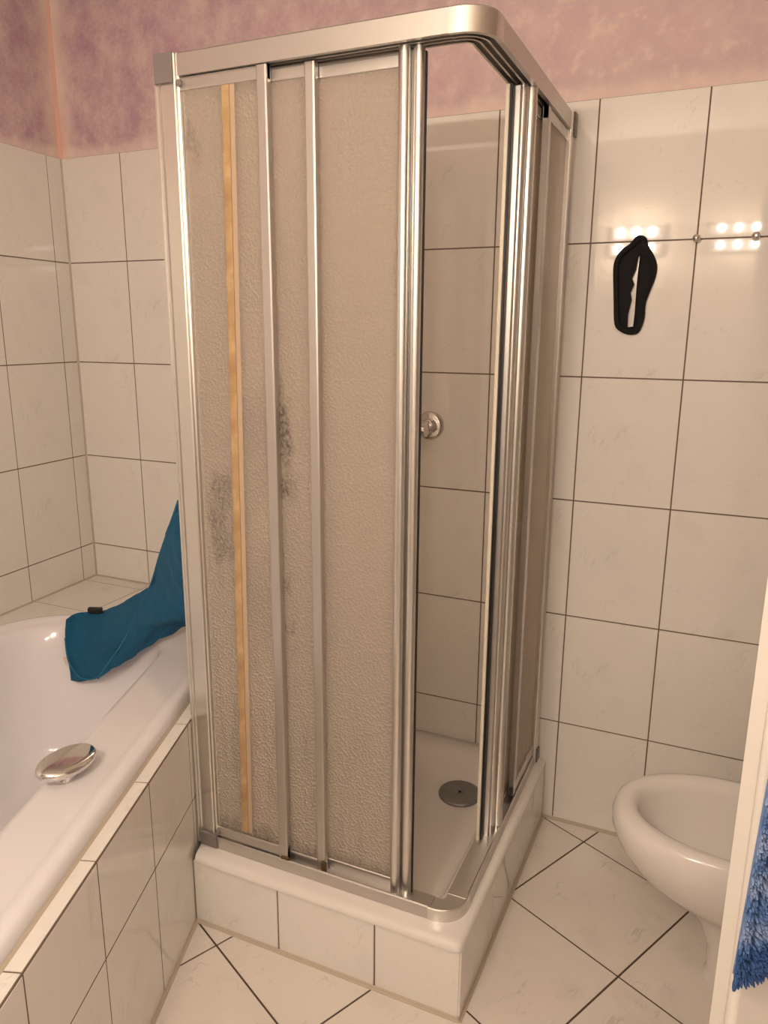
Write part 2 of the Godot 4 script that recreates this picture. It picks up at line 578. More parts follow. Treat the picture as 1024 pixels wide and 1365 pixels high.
func room() -> void:
	# back wall
	var w := structure("wall_back")
	put("masonry", w, slab_mesh(Vector3(-1.9, 0, -0.12), Vector3(1.0, 1.986, -0.001), 0.0005), M.grout)
	plaster_panel(w, Transform3D(Basis(), Vector3(-1.9, 1.986, -0.0012)), 2.9, 0.5, 0.0, 1.0)
	var xs := [-1.757]
	for k in 6:
		xs.append(-1.5046 + k * 0.25104)
	for k in 5:
		xs.append(minf(0.2494 * k, 0.86))
	for i in xs.size() - 1:
		var a: float = xs[i]
		var b: float = xs[i + 1]
		for k in 6:
			var lo := 0.0 if k == 0 else ROW0 + ROW * (k - 1)
			var hi := ROW0 + ROW * k
			if b < -0.98:
				if hi < LEDGE:
					continue
				lo = maxf(lo, LEDGE + 0.003)
			wall_tile(w, Transform3D(Basis(), Vector3(a + 0.0013, lo + 0.0013, 0)), b - a - 0.0026, hi - lo - 0.0026)

	# left wall
	w = structure("wall_left")
	var n := Vector3(LW.z, 0, -LW.x)
	var lx := Vector3.UP.cross(n)
	var at := func(l: float, y: float, d := 0.0) -> Transform3D: return xform(lx, Vector3.UP, n, CORNER + LW * l + Vector3(0, y, 0) + n * d)
	put("masonry", w, slab_mesh(Vector3(0, 0, -0.12), Vector3(2.7, 1.986, -0.001), 0.0005), M.grout, at.call(2.65, 0))
	plaster_panel(w, at.call(2.65, 1.986, -0.0012), 2.7, 0.5, 0.98, 0.035)
	var ls := [0.0]
	for k in 11:
		ls.append(0.0666 + 0.2494 * k)
	for i in ls.size() - 1:
		var a: float = ls[i]
		var b: float = ls[i + 1]
		for k in range(1, 6):
			var lo := maxf(ROW0 + ROW * (k - 1), LEDGE + 0.003)
			wall_tile(w, at.call(b - 0.0013, lo + 0.0013), b - a - 0.0026, ROW0 + ROW * k - lo - 0.0026)

	# right and front walls, out of the frame
	w = structure("wall_right")
	put("masonry", w, slab_mesh(Vector3(0.86, 0, -0.1), Vector3(0.98, 2.48, 2.62), 0.0005), M.far_paint)
	put("tiling", w, slab_mesh(Vector3(0.854, 0, 0.0), Vector3(0.861, 1.986, 2.5), 0.0005), M.porcelain)
	w = structure("wall_front")
	put("masonry", w, slab_mesh(Vector3(-1.8, 0, 2.5), Vector3(0.98, 2.48, 2.62), 0.0005), M.far_paint)
	put("tiling", w, slab_mesh(Vector3(-1.6, 0, 2.494), Vector3(0.86, 1.5, 2.5), 0.0005), M.porcelain)
	w = structure("ceiling")
	put("slab", w, slab_mesh(Vector3(-1.95, 2.46, -0.12), Vector3(1.0, 2.58, 2.62), 0.0005), M.paint)

	# floor: square tiles laid askew
	w = structure("floor")
	put("screed", w, slab_mesh(Vector3(-1.95, -0.12, -0.12), Vector3(1.0, -0.0016, 2.62), 0.0005), M.floor_grout)
	var region := PackedVector2Array([Vector2(-0.73, 0.779), Vector2(-0.036, 0.779), Vector2(-0.028, 0.0), Vector2(0.86, 0.0), Vector2(0.86, 2.5), Vector2(-0.13, 2.5)])
	var e := Vector2(0.2995, 0.1463)
	var f := Vector2(-0.1463, 0.2995)
	var g := 0.0075
	for i in range(-5, 8):
		for j in range(-4, 10):
			var o := Vector2(0.1065, 0.0715) + e * i + f * j
			var q := PackedVector2Array([o + (e + f) * g, o + e * (1 - g) + f * g, o + (e + f) * (1 - g), o + e * g + f * (1 - g)])
			for p in clipped(q, region):
				floor_tile(w, p, 0.0, M.floor_tile)

	# sealant in the corners
	bead("trim_1", Vector3(-0.026, 0, 0), Vector3(0.86, 0, 0), Vector3.BACK, Vector3.UP, 0.008)
	bead("trim_2", Vector3(-0.735, 0, 0.778), Vector3(-0.036, 0, 0.778), Vector3.BACK, Vector3.UP, 0.007)
	bead("trim_3", Vector3(-0.0375, 0, 0.781), Vector3(-0.0305, 0, 0), Vector3.RIGHT, Vector3.UP, 0.008)
	bead("trim_4", SK + U * -0.222, SK + U * 1.42, -V, Vector3.UP, 0.008)
	bead("trim_5", CORNER + Vector3(0, LEDGE, 0), CORNER + Vector3(0, 1.986, 0), Vector3.RIGHT, Vector3.BACK, 0.005)
	bead("trim_6", CORNER + Vector3(0, LEDGE, 0), Vector3(-0.96, LEDGE, 0), Vector3.BACK, Vector3.UP, 0.005)
	bead("trim_7", CORNER + Vector3(0, LEDGE, 0), CORNER + LW * 2.4 + Vector3(0, LEDGE, 0), Vector3.RIGHT, Vector3.UP, 0.005)
	var c := bead("trim_8", CORNER + Vector3(0, 1.988, 0), CORNER + Vector3(0, 2.46, 0), Vector3.RIGHT, Vector3.BACK, 0.008)
	c.material_override = mat(Color(0.86, 0.69, 0.64), 0.9)

# a bead of sealant along an edge, filling the corner between two faces
func bead(called: String, a: Vector3, b: Vector3, s: Vector3, t: Vector3, r: float) -> MeshInstance3D:
	var z := (b - a).normalized()
	var s2 := (s - z * s.dot(z)).normalized()
	var p := PackedVector2Array([Vector2(-0.001, -0.001), Vector2(r, -0.001), Vector2(r * 0.9, r * 0.2), Vector2(r * 0.45, r * 0.45), Vector2(r * 0.2, r * 0.9), Vector2(-0.001, r)])
	var xf := xform(s2, t, z, a)
	if s2.cross(t).dot(z) < 0.0:
		xf = xform(t, s2, z, a)
	var o := put(called, self, prism_mesh(p, xf, a.distance_to(b), -1), M.sealant)
	o.set_meta("kind", "structure")
	return o

func plaster_panel(w: Node, xf: Transform3D, l: float, h: float, u0: float, u1: float) -> void:
	var st := begin()
	var p := [Vector3(0, 0, 0), Vector3(l, 0, 0), Vector3(l, h, 0), Vector3(0, h, 0)]
	var uv := [Vector2(u0, 1), Vector2(u1, 1), Vector2(u1, 0), Vector2(u0, 0)]
	for c in [0, 2, 1, 0, 3, 2]:
		st.set_uv(uv[c])
		st.add_vertex(p[c])
	for c in [0, 1, 2, 0, 2, 3]:
		st.set_uv(uv[c])
		st.add_vertex(p[c] + Vector3(0, 0, -0.11))
	for k in 4:
		var m := (k + 1) % 4
		var a: Vector3 = p[k]
		var b: Vector3 = p[m]
		var back := Vector3(0, 0, -0.11)
		for c in [[a + back, uv[k]], [b, uv[m]], [b + back, uv[m]], [a + back, uv[k]], [a, uv[k]], [b, uv[m]]]:
			st.set_uv(c[1])
			st.add_vertex(c[0])
	put("plaster", w, done(st), M.plaster, xf)

# ---------------------------------------------------------------- bath
func uv3(u: float, v: float, y: float) -> Vector3:
	return SK + U * u + V * v + Vector3(0, y, 0)

func uv2(u: float, v: float) -> Vector2:
	var p := uv3(u, v, 0)
	return Vector2(p.x, p.z)

func bath_surround() -> void:
	var t := base("bath_surround")
	tag(t, "white tiled low wall and ledge built round the bathtub beside the shower", "bath surround")
	# the wall behind the skirt tiles, and the deck behind the far end
	var xf := xform(-U, Vector3.UP, -V, uv3(1.42, 0, 0))
	put("skirt_wall", t, slab_mesh(Vector3(0, 0, -0.03), Vector3(2.45, LEDGE - 0.001, -0.0007), 0.0005), M.grout, xf)
	var deck := PackedVector2Array([Vector2(-1.757, 0.0006), Vector2(-0.99, 0.0006), uv2(-0.80, 0.03), uv2(-0.80, 0.62), uv2(-0.70, 0.775), uv2(0.3, 0.775), uv2(1.2, 0.775), Vector2(-0.987, 2.48), Vector2(-1.757 + 0.0666 * 2.48, 2.48)])
	put("deck", t, prism_mesh(deck, xform(Vector3.RIGHT, Vector3.BACK, Vector3.DOWN, Vector3(0, LEDGE - 0.001, 0)), 0.08), M.grout)
	# skirt tiles
	var ss := [-0.98, -0.72, -0.482, -0.246, -0.008, 0.230, 0.468, 0.706, 0.944, 1.182, 1.42]
	for i in ss.size() - 1:
		for r in [[0.0, 0.321], [0.321, LEDGE - 0.002]]:
			wall_tile(t, xform(-U, Vector3.UP, -V, uv3(ss[i + 1] - 0.0017, 0, r[0] + 0.0017)), ss[i + 1] - ss[i] - 0.0034, r[1] - r[0] - 0.0034)
	# narrow tiles on the skirt's top
	for i in ss.size() - 1:
		var p := PackedVector2Array([uv2(ss[i] + 0.0017, 0.003), uv2(ss[i + 1] - 0.0017, 0.003), uv2(ss[i + 1] - 0.0017, 0.056), uv2(ss[i] + 0.0017, 0.056)])
		floor_tile(t, p, LEDGE, M.tile, "ledge_tile")
	# ledge tiles behind the far end of the bath and along the left wall
	var xs := [-1.8, -1.494, -1.245, -0.99]
	var zs := [0.0, 0.059, 0.305, 0.555, 0.8]
	var far := PackedVector2Array([Vector2(-1.757, 0.0006), Vector2(-0.99, 0.0006), uv2(-0.80, 0.06), uv2(-0.80, 0.62), uv2(-0.70, 0.775), Vector2(-1.757 + 0.0666 * 0.56, 0.56)])
	for i in 3:
		for j in 4:
			var q := PackedVector2Array([Vector2(xs[i] + 0.002, zs[j] + 0.002), Vector2(xs[i + 1] - 0.002, zs[j] + 0.002), Vector2(xs[i + 1] - 0.002, zs[j + 1] - 0.002), Vector2(xs[i] + 0.002, zs[j + 1] - 0.002)])
			for p in clipped(q, far):
				floor_tile(t, p, LEDGE, M.tile, "ledge_tile")
	for k in 8:
		var q := PackedVector2Array([uv2(-0.68 + 0.25 * k, 0.776), uv2(-0.433 + 0.25 * k, 0.776), uv2(-0.433 + 0.25 * k, 1.6), uv2(-0.68 + 0.25 * k, 1.6)])
		var near := PackedVector2Array([Vector2(-1.757 + 0.0666 * 0.565, 0.565), uv2(-0.695, 0.776), uv2(1.2, 0.776), Vector2(-0.987, 2.48), Vector2(-1.757 + 0.0666 * 2.48, 2.48)])
		for p in clipped(q, near):
			floor_tile(t, p, LEDGE, M.tile, "ledge_tile")

func bathtub() -> void:
	var t := base("bathtub")
	tag(t, "white built-in bathtub with a broad rolled rim beside the shower", "bathtub")
	# outline in the bath's own axes: x along, y across; edges: skirt side, near end, wall side, far end
	var o := PackedVector2Array([Vector2(-0.835, 0.036), Vector2(0.87, 0.036), Vector2(0.87, 0.80), Vector2(-0.835, 0.80)])
	var steps := [   # insets skirt/near/wall/far, height, corner radii
		[[0.004, 0.004, 0.004, 0.004], LEDGE - 0.02, 0.10, 0.26],
		[[0.0, 0.0, 0.0, 0.0], LEDGE + 0.004, 0.10, 0.26],
		[[0.0, 0.0, 0.0, 0.0], LEDGE + 0.016, 0.10, 0.26],
		[[0.004, 0.004, 0.004, 0.004], LEDGE + 0.026, 0.10, 0.258],
		[[0.013, 0.012, 0.012, 0.012], LEDGE + 0.032, 0.095, 0.25],
		[[0.026, 0.024, 0.022, 0.022], LEDGE + 0.032, 0.09, 0.24],
		[[0.040, 0.034, 0.030, 0.030], LEDGE + 0.026, 0.085, 0.235],
		[[0.052, 0.042, 0.036, 0.036], LEDGE + 0.021, 0.08, 0.23],
		[[0.150, 0.075, 0.05, 0.05], LEDGE + 0.018, 0.16, 0.225],
		[[0.166, 0.085, 0.056, 0.057], LEDGE + 0.013, 0.18, 0.22],
		[[0.178, 0.096, 0.064, 0.066], LEDGE - 0.002, 0.18, 0.22],
		[[0.192, 0.12, 0.075, 0.082], LEDGE - 0.05, 0.18, 0.21],
		[[0.215, 0.20, 0.10, 0.125], LEDGE - 0.20, 0.18, 0.20],
		[[0.235, 0.27, 0.12, 0.165], LEDGE - 0.33, 0.17, 0.18],
		[[0.265, 0.31, 0.15, 0.21], LEDGE - 0.385, 0.15, 0.15],
		[[0.32, 0.38, 0.21, 0.29], LEDGE - 0.40, 0.10, 0.10]]
	var rs := []
	for s in steps:
		var d: Array = s[0]
		var p := inset(o, PackedFloat32Array(d), PackedFloat32Array([s[2], s[2], s[3], minf(s[3], 0.30)]), 12)
		var ring := PackedVector3Array()
		for q in p:
			ring.append(uv3(q.x, q.y, s[1]))
		rs.append(ring)
	var st := begin(0)
	rings(st, rs, true)
	cap(st, rs[-1], false)
	put("shell", t, done(st), M.enamel)
	# bead of sealant between rim and ledge
	var b := begin(0)
	var br := []
	for s in [[-0.006, LEDGE], [-0.002, LEDGE + 0.004], [0.006, LEDGE + 0.006]]:
		var p := inset(o, PackedFloat32Array([s[0], s[0], s[0], s[0]]), PackedFloat32Array([0.10, 0.10, 0.26, 0.26]), 12)
		var ring := PackedVector3Array()
		for q in p:
			ring.append(uv3(q.x, q.y, s[1]))
		br.append(ring)
	rings(b, br, true)
	put("sealant_bead", t, done(b), M.sealant)
	# the chrome oval waste knob on the rim
	var k := Node3D.new()
	k.name = "waste_knob"
	t.add_child(k, true)
	k.transform = Transform3D(Basis(Vector3.UP, deg_to_rad(-8)) * Basis(Vector3.BACK, deg_to_rad(-10)), Vector3(-0.802, LEDGE + 0.018, 1.058))
	var oval := begin(0)
	var os := []
	for s in [[0.018, 0.024], [0.029, 0.026], [0.0345, 0.031], [0.036, 0.037], [0.0345, 0.0425], [0.029, 0.0465], [0.014, 0.0485]]:
		var ring := PackedVector3Array()
		for i in 32:
			var a := -TAU * i / 32
			ring.append(Vector3(cos(a) * (s[0] + 0.005), s[1], sin(a) * (s[0] + 0.029)))
		os.append(ring)
	rings(oval, os)
	cap(oval, os[0], false)
	cap(oval, os[-1], true)
	put("cap", k, done(oval), M.chrome)
	put("stem", k, lathe(PackedVector2Array([Vector2(0.023, -0.002), Vector2(0.023, 0.004), Vector2(0.019, 0.008), Vector2(0.019, 0.030)]), 24), M.chrome)

# ---------------------------------------------------------------- shower
func shower_tray() -> void:
	var t := base("shower_tray")
	tag(t, "white low shower tray on a tiled plinth under the glass cabin", "shower tray")
	# outline (x, z), anticlockwise seen from below (x right, z to the room)
	var o := PackedVector2Array([Vector2(-0.95, 0.002), Vector2(-0.030, 0.002), Vector2(-0.036, 0.783), Vector2(-0.715, 0.783)])
	var steps := [   # insets back, right, front, left; height
		[[0.0, 0.0, 0.0, 0.0], 0.1735], [[0.0, -0.001, -0.001, 0.0], 0.180], [[0.0, 0.003, 0.003, 0.0], 0.188], [[0.0, 0.010, 0.010, 0.0], 0.1925], [[0.001, 0.02, 0.02, 0.001], 0.194],
		[[0.045, 0.07, 0.07, 0.05], 0.193], [[0.056, 0.08, 0.08, 0.06], 0.190], [[0.066, 0.09, 0.09, 0.07], 0.178], [[0.085, 0.105, 0.105, 0.09], 0.135], [[0.10, 0.12, 0.12, 0.11], 0.116], [[0.14, 0.16, 0.16, 0.15], 0.110]]
	var rs := []
	var n := 0
	for s in steps:
		var r := 0.0 if n < 5 else 0.07
		rs.append(at_height(inset(o, PackedFloat32Array(s[0]), PackedFloat32Array([r, r, maxf(r, 0.014), r]), 8), s[1]))
		n += 1
	var st := begin(0)
	rings(st, rs, true)
	cap(st, rs[-1], false)
	put("basin", t, done(st), M.porcelain)
	# plinth
	var p := PackedVector2Array([Vector2(-0.95, 0.004), Vector2(-0.0345, 0.004), Vector2(-0.042, 0.7735), Vector2(-0.715, 0.7735)])
	var ring := PackedVector2Array([p[1], p[2], p[3], Vector2(-0.715, 0.74), Vector2(-0.072, 0.74), Vector2(-0.066, 0.004)])
	put("plinth", t, prism_mesh(ring, xform(Vector3.RIGHT, Vector3.BACK, Vector3.DOWN, Vector3(0, 0.171, 0)), 0.171), M.grout)
	var xs := [-0.727, -0.4865, -0.237, -0.0395]
	for i in 3:
		wall_tile(t, Transform3D(Basis(), Vector3(xs[i] + 0.002, 0.002, 0.777)), xs[i + 1] - xs[i] - (0.004 if i < 2 else 0.003), 0.170)
	var a := Vector3(-0.0365, 0, 0.776)
	var d := Vector3(-0.0305, 0, 0.003) - a
	var dn := d.normalized()
	var nn := Vector3(-dn.z, 0, dn.x)
	var zs := [0.0, 0.235, 0.490, d.length()]
	for i in 3:
		wall_tile(t, xform(dn, Vector3.UP, nn, a + dn * (zs[i] + 0.002) + Vector3(0, 0.002, 0)), zs[i + 1] - zs[i] - 0.0035, 0.170)
	# drain
	var dr := put("drain_cover", t, lathe(PackedVector2Array([Vector2(0.062, 0.0), Vector2(0.0625, 0.004), Vector2(0.061, 0.008), Vector2(0.056, 0.010), Vector2(0.006, 0.0105), Vector2(0.005, 0.009)]), 40), M.dull, Transform3D(Basis(), Vector3(-0.245, 0.110, 0.160)))
	put("drain_hole", dr, lathe(PackedVector2Array([Vector2(0.005, 0.009), Vector2(0.004, 0.0112), Vector2(0.001, 0.0112)]), 14), M.black)

# one pane with its own edge colour map: lies in the xy plane, 4 mm thick
func pane_mesh(w: float, h: float, m: Material) -> ArrayMesh:
	var z := 0.002
	var c := [Vector3(0, 0, z), Vector3(w, 0, z), Vector3(w, h, z), Vector3(0, h, z), Vector3(0, 0, -z), Vector3(w, 0, -z), Vector3(w, h, -z), Vector3(0, h, -z)]
	var mesh := ArrayMesh.new()
	# the outer face is patterned, the others are smooth
	for part in [[[0, 1, 2, 3]], [[5, 4, 7, 6], [1, 5, 6, 2], [4, 0, 3, 7], [3, 2, 6, 7], [4, 5, 1, 0]]]:
		var st := SurfaceTool.new()
		st.begin(Mesh.PRIMITIVE_TRIANGLES)
		st.set_smooth_group(-1)
		for f in part:
			for k in [0, 2, 1, 0, 3, 2]:
				var p: Vector3 = c[f[k]]
				st.set_uv(Vector2(p.x, -p.y) / 0.17)
				st.set_uv2(Vector2(p.x / w, 1.0 - p.y / h))
				st.add_vertex(p)
		st.generate_normals()
		st.generate_tangents()
		st.commit(mesh)
	mesh.surface_set_material(0, m)
	mesh.surface_set_material(1, M.glass)
	return mesh

# a framed panel under its part; local x along the track, y up, z out of the shower. sides: which stiles it has
func panel(parent: Node, called: String, xf: Transform3D, w: float, y0: float, y1: float, top: float, bot: float, left: float, right: float, m: Material) -> Node3D:
	var t := Node3D.new()
	t.name = called
	t.transform = xf
	parent.add_child(t, true)
	var pw := w - maxf(left - 0.004, 0.0) - maxf(right - 0.004, 0.0)
	put("pane", t, pane_mesh(pw, y1 - y0 - top - bot + 0.008, m), null, Transform3D(Basis(), Vector3(maxf(left - 0.004, 0.0), y0 + bot - 0.004, 0)))
	put("rail", t, frame_bar(w, top, 0.011), M.satin, xform(Vector3.RIGHT, Vector3.UP, Vector3.BACK, Vector3(0, y1 - top, 0)))
	put("rail", t, frame_bar(w, bot, 0.011), M.satin, xform(Vector3.RIGHT, Vector3.UP, Vector3.BACK, Vector3(0, y0, 0)))
	if right > 0.0:
		put("stile", t, frame_bar(y1 - y0, right, 0.0135), M.satin, xform(Vector3.DOWN, Vector3.RIGHT, Vector3.BACK, Vector3(w - right, y1, 0)))
	if left > 0.0:
		put("stile", t, frame_bar(y1 - y0, left, 0.0135), M.satin, xform(Vector3.DOWN, Vector3.RIGHT, Vector3.BACK, Vector3(0, y1, 0)))
	return t

# an aluminium bar: length along x, width along y, slightly domed front
func frame_bar(l: float, w: float, d: float) -> ArrayMesh:
	var p := PackedVector2Array()   # in (y, z)
	p.append_array([Vector2(0, -d / 2), Vector2(w, -d / 2), Vector2(w, d * 0.30), Vector2(w * 0.95, d * 0.45), Vector2(w * 0.80, d * 0.5), Vector2(w * 0.15, d * 0.5), Vector2(w * 0.05, d * 0.46), Vector2(0, d * 0.38)])
	return prism_mesh(p, xform(Vector3.UP, Vector3.BACK, Vector3.RIGHT, Vector3.ZERO), l)

func tube(parent: Node, called: String, x: float, z: float, r: float, y0: float, y1: float, m: Material, squash := 1.0) -> void:
	var p := PackedVector2Array()
	for q in circle(r, 22):
		p.append(Vector2(q.x * squash, q.y))
	put(called, parent, prism_mesh(p, xform(Vector3.BACK, Vector3.RIGHT, Vector3.UP, Vector3(x, y0, z)), y1 - y0, 0), m)

# section of a track: x outwards (0 is the outer face), y up; slots open towards the panels
func track_section(h: float, slots_down: bool) -> PackedVector2Array:
	var p := PackedVector2Array()
	var d := 0.052
	var c := 0.003
	var s := 0.016
	if slots_down:
		p.append_array([Vector2(0, 0), Vector2(0, h - c), Vector2(-c, h), Vector2(-d, h), Vector2(-d, 0)])
		for x in [-0.0475, -0.0335, -0.0195]:
			p.append_array([Vector2(x, 0), Vector2(x, s), Vector2(x + 0.010, s), Vector2(x + 0.010, 0)])
		p.append_array([Vector2(-0.004, 0), Vector2(-0.004, 0.0)])
		p.remove_at(p.size() - 1)
	else:
		p.append_array([Vector2(0, 0), Vector2(-d, 0), Vector2(-d, h * 0.55), Vector2(-0.008, h * 0.55), Vector2(-0.006, h - 0.001), Vector2(-0.003, h), Vector2(0, h - 0.002)])
	return p

# quarter turn of a section round the outer corner
func corner_piece(sec: PackedVector2Array, y0: float, grow: float) -> ArrayMesh:
	var st := begin(0)
	var c := Vector2(-0.117, 0.678)
	var rad := 0.062 + grow
	var q := sec.duplicate()
	if area2(q) < 0.0:
		q.reverse()
	var rs := []
	var path := []
	path.append([Vector2(-0.1275, c.y), 0.0])
	for i in 13:
		path.append([c, float(i) / 12.0 * PI / 2])
	path.append([Vector2(c.x, 0.667), PI / 2])
	for s in path:
		var o: Vector2 = s[0]
		var dir := Vector2(sin(s[1]), cos(s[1]))
		var ring := PackedVector3Array()
		for k in q:
			var r: Vector2 = o + dir * (rad + k.x * 1.0)
			ring.append(Vector3(r.x, y0 + k.y * (1.0 + grow * 10.0) - grow, r.y))
		rs.append(ring)
	for k in q.size():
		st.set_smooth_group(k + 1)
		for i in rs.size() - 1:
			var m := (k + 1) % q.size()
			quad(st, rs[i][k], rs[i + 1][k], rs[i + 1][m], rs[i][m])
	var a := xform(Vector3(0, 0, 1), Vector3.UP, Vector3(-1, 0, 0), Vector3.ZERO)
	st.set_smooth_group(-1)
	var ids := Geometry2D.triangulate_polygon(q)
	for k in range(0, ids.size(), 3):
		tri(st, rs[0][ids[k]], rs[0][ids[k + 1]], rs[0][ids[k + 2]])
		tri(st, rs[-1][ids[k]], rs[-1][ids[k + 2]], rs[-1][ids[k + 1]])
	return done(st)

func shower_enclosure() -> void:
	var t := base("shower_enclosure")
	tag(t, "corner shower cabin with aluminium frame and frosted sliding panels", "shower cabin")
	var yt := 1.912
	var ht := 0.041
	var yb := 0.1945
	var hb := 0.030
	# tracks along the front (outer face z = 0.74) and the right side (outer face x = -0.055)
	var front := func(y: float) -> Transform3D: return xform(Vector3.BACK, Vector3.UP, Vector3.LEFT, Vector3(-0.128, y, 0.74))
	var side := func(y: float) -> Transform3D: return xform(Vector3.RIGHT, Vector3.UP, Vector3.BACK, Vector3(-0.055, y, 0.030))
	put("top_rail", t, prism_mesh(track_section(ht, true), front.call(yt), 0.552), M.satin)
	put("top_rail", t, prism_mesh(track_section(ht, true), side.call(yt), 0.637), M.satin)
	put("bottom_rail", t, prism_mesh(track_section(hb, false), front.call(yb), 0.552), M.satin)
	put("bottom_rail", t, prism_mesh(track_section(hb, false), side.call(yb), 0.637), M.satin)
	put("corner_cap", t, corner_piece(track_section(ht, true), yt, 0.0012), M.aluminium)
	put("corner_cap", t, corner_piece(track_section(hb, false), yb, 0.0012), M.aluminium)

	# wall profiles with fine ribs, and their grey end caps
	var prof := func(w: float) -> PackedVector2Array:
		var p := PackedVector2Array([Vector2(0, -0.042), Vector2(w, -0.042)])
		for e in [[w, -0.012], [w - 0.003, -0.008], [w - 0.005, -0.012], [w - 0.007, -0.005], [w - 0.010, -0.003], [w - 0.012, -0.008], [w - 0.014, -0.002], [w - 0.0165, 0.0], [w - 0.018, -0.003], [0.016, -0.003], [0.014, 0.0], [0.0125, 0.0], [0.011, -0.0035], [0.007, -0.0035], [0.005, -0.001], [0.001, -0.001], [0.0, -0.004]]:
			p.append(Vector2(e[0], e[1]))
		return p
	var lp := put("wall_profile", t, prism_mesh(prof.call(0.066), xform(Vector3.RIGHT, Vector3.BACK, Vector3.DOWN, Vector3(-0.739, 1.953, 0.74)), 1.757), M.aluminium)
	var rp := put("wall_profile", t, prism_mesh(prof.call(0.052), xform(Vector3.FORWARD, Vector3.RIGHT, Vector3.DOWN, Vector3(-0.053, 1.953, 0.055)), 1.757), M.aluminium)
	put("end_cap", lp, slab_mesh(Vector3(-0.7345, 1.902, 0.72), Vector3(-0.690, 1.9545, 0.7445), 0.002), M.cap_grey)
	put("end_cap", lp, slab_mesh(Vector3(-0.7245, 0.1948, 0.72), Vector3(-0.679, 0.232, 0.7445), 0.002), M.cap_grey)
	put("end_cap", rp, slab_mesh(Vector3(-0.070, 1.902, 0.004), Vector3(-0.0495, 1.9545, 0.034), 0.002), M.cap_grey)
	put("end_cap", rp, slab_mesh(Vector3(-0.070, 0.1948, 0.004), Vector3(-0.0495, 0.232, 0.034), 0.002), M.cap_grey)
	for y in [[1.900, 0.0], [0.236, 0.0]]:
		put("clip", lp, prism_mesh(circle(0.0065, 14), Transform3D(Basis(), Vector3(-0.679, y[0], 0.728)), 0.012, 0), M.cap_grey)
	put("clip", rp, prism_mesh(circle(0.0065, 14), xform(Vector3.UP, Vector3.BACK, Vector3.RIGHT, Vector3(-0.068, 1.900, 0.040)), 0.013, 0), M.black)

	# front: the fixed panel and two sliding panels behind it
	var p1 := panel(t, "fixed_panel", Transform3D(Basis(), Vector3(-0.690, 0, 0.729)), 0.209, 0.226, 1.911, 0.024, 0.026, 0.0, 0.024, M.pane_fixed)
	var p2 := panel(t, "sliding_panel", Transform3D(Basis(), Vector3(-0.612, 0, 0.7135)), 0.223, 0.209, 1.909, 0.024, 0.026, 0.0, 0.0225, M.pane_middle)
	var p3 := panel(t, "sliding_panel", Transform3D(Basis(), Vector3(-0.430, 0, 0.698)), 0.206, 0.204, 1.908, 0.024, 0.030, 0.0, 0.0, M.pane_inner)
	# a yellowed adhesive strip and the pale trace beside it, running a little aslant down the fixed pane
	var lean := Basis(Vector3.BACK, -0.0150)
	put("yellowed_strip", p1, slab_mesh(Vector3(-0.0085, -0.80, 0.0), Vector3(0.0085, 0.83, 0.0011), 0.0003), M.yellow_seal, Transform3D(lean, Vector3(0.1015, 1.06, 0.0021)))
	put("strip_trace", p1, slab_mesh(Vector3(0.0095, -0.80, 0.0), Vector3(0.0205, 0.83, 0.0005), 0.0002), M.pale_seal, Transform3D(lean, Vector3(0.1015, 1.06, 0.0021)))
	put("guide", p2, slab_mesh(Vector3(0.214, 0.207, 0.006), Vector3(0.228, 0.236, 0.011), 0.002), M.grime)
	put("guide", p1, slab_mesh(Vector3(0.193, 0.222, 0.004), Vector3(0.213, 0.231, 0.010), 0.002), M.grime)
	tube(p3, "handle_post", 0.2135, 0.012, 0.0112, 0.203, 1.915, M.aluminium)
	put("post_web", p3, slab_mesh(Vector3(0.199, 0.206, -0.010), Vector3(0.238, 1.908, 0.003), 0.002), M.satin)
	tube(p3, "closing_post", 0.2375, 0.004, 0.0108, 0.206, 1.916, M.aluminium)
	put("gasket", p3, slab_mesh(Vector3(0.2465, 0.208, -0.006), Vector3(0.2495, 1.905, 0.003), 0.0005), M.gasket)

	# right side: local x runs from the back wall to the corner, z out of the shower... seen from outside the wall is on the right
	var rs := func(x: float, z: float) -> Transform3D: return xform(Vector3.FORWARD, Vector3.UP, Vector3.RIGHT, Vector3(x, 0, z))
	var q1 := panel(t, "fixed_panel", rs.call(-0.067, 0.272), 0.232, 0.226, 1.911, 0.024, 0.026, 0.028, 0.0, M.pane_inner)
	var q2 := panel(t, "sliding_panel", rs.call(-0.0825, 0.372), 0.27, 0.209, 1.909, 0.024, 0.026, 0.024, 0.0, M.pane_inner)
	var q3 := panel(t, "sliding_panel", rs.call(-0.097, 0.43), 0.27, 0.204, 1.908, 0.024, 0.030, 0.0, 0.0, M.pane_inner)
	tube(q3, "handle_post", 0.030, 0.028, 0.0125, 0.203, 1.915, M.aluminium, 1.0)
	tube(q3, "closing_post", 0.010, 0.016, 0.0110, 0.206, 1.916, M.aluminium)
	put("post_web", q3, slab_mesh(Vector3(-0.012, 0.206, -0.006), Vector3(0.034, 1.908, 0.018), 0.002), M.satin)
	put("gasket", q3, slab_mesh(Vector3(-0.030, 0.204, -0.004), Vector3(-0.012, 1.908, 0.006), 0.001), M.gasket)
	put("edge_strip", q3, slab_mesh(Vector3(-0.036, 0.200, -0.007), Vector3(-0.030, 1.906, 0.001), 0.001), M.strip)

	# frosted side panel standing on the skirt between bath and shower
	var sp := Node3D.new()
	sp.name = "side_panel"
	sp.transform = xform(-U, Vector3.UP, -V, uv3(-0.30, -0.013, 0))
	t.add_child(sp, true)
	put("pane", sp, pane_mesh(0.72, 1.36, M.pane_inner), null, Transform3D(Basis(), Vector3(0.0, 0.55, 0)))
	put("rail", sp, frame_bar(0.72, 0.03, 0.016), M.satin, xform(Vector3.RIGHT, Vector3.UP, Vector3.BACK, Vector3(0, 1.905, 0)))
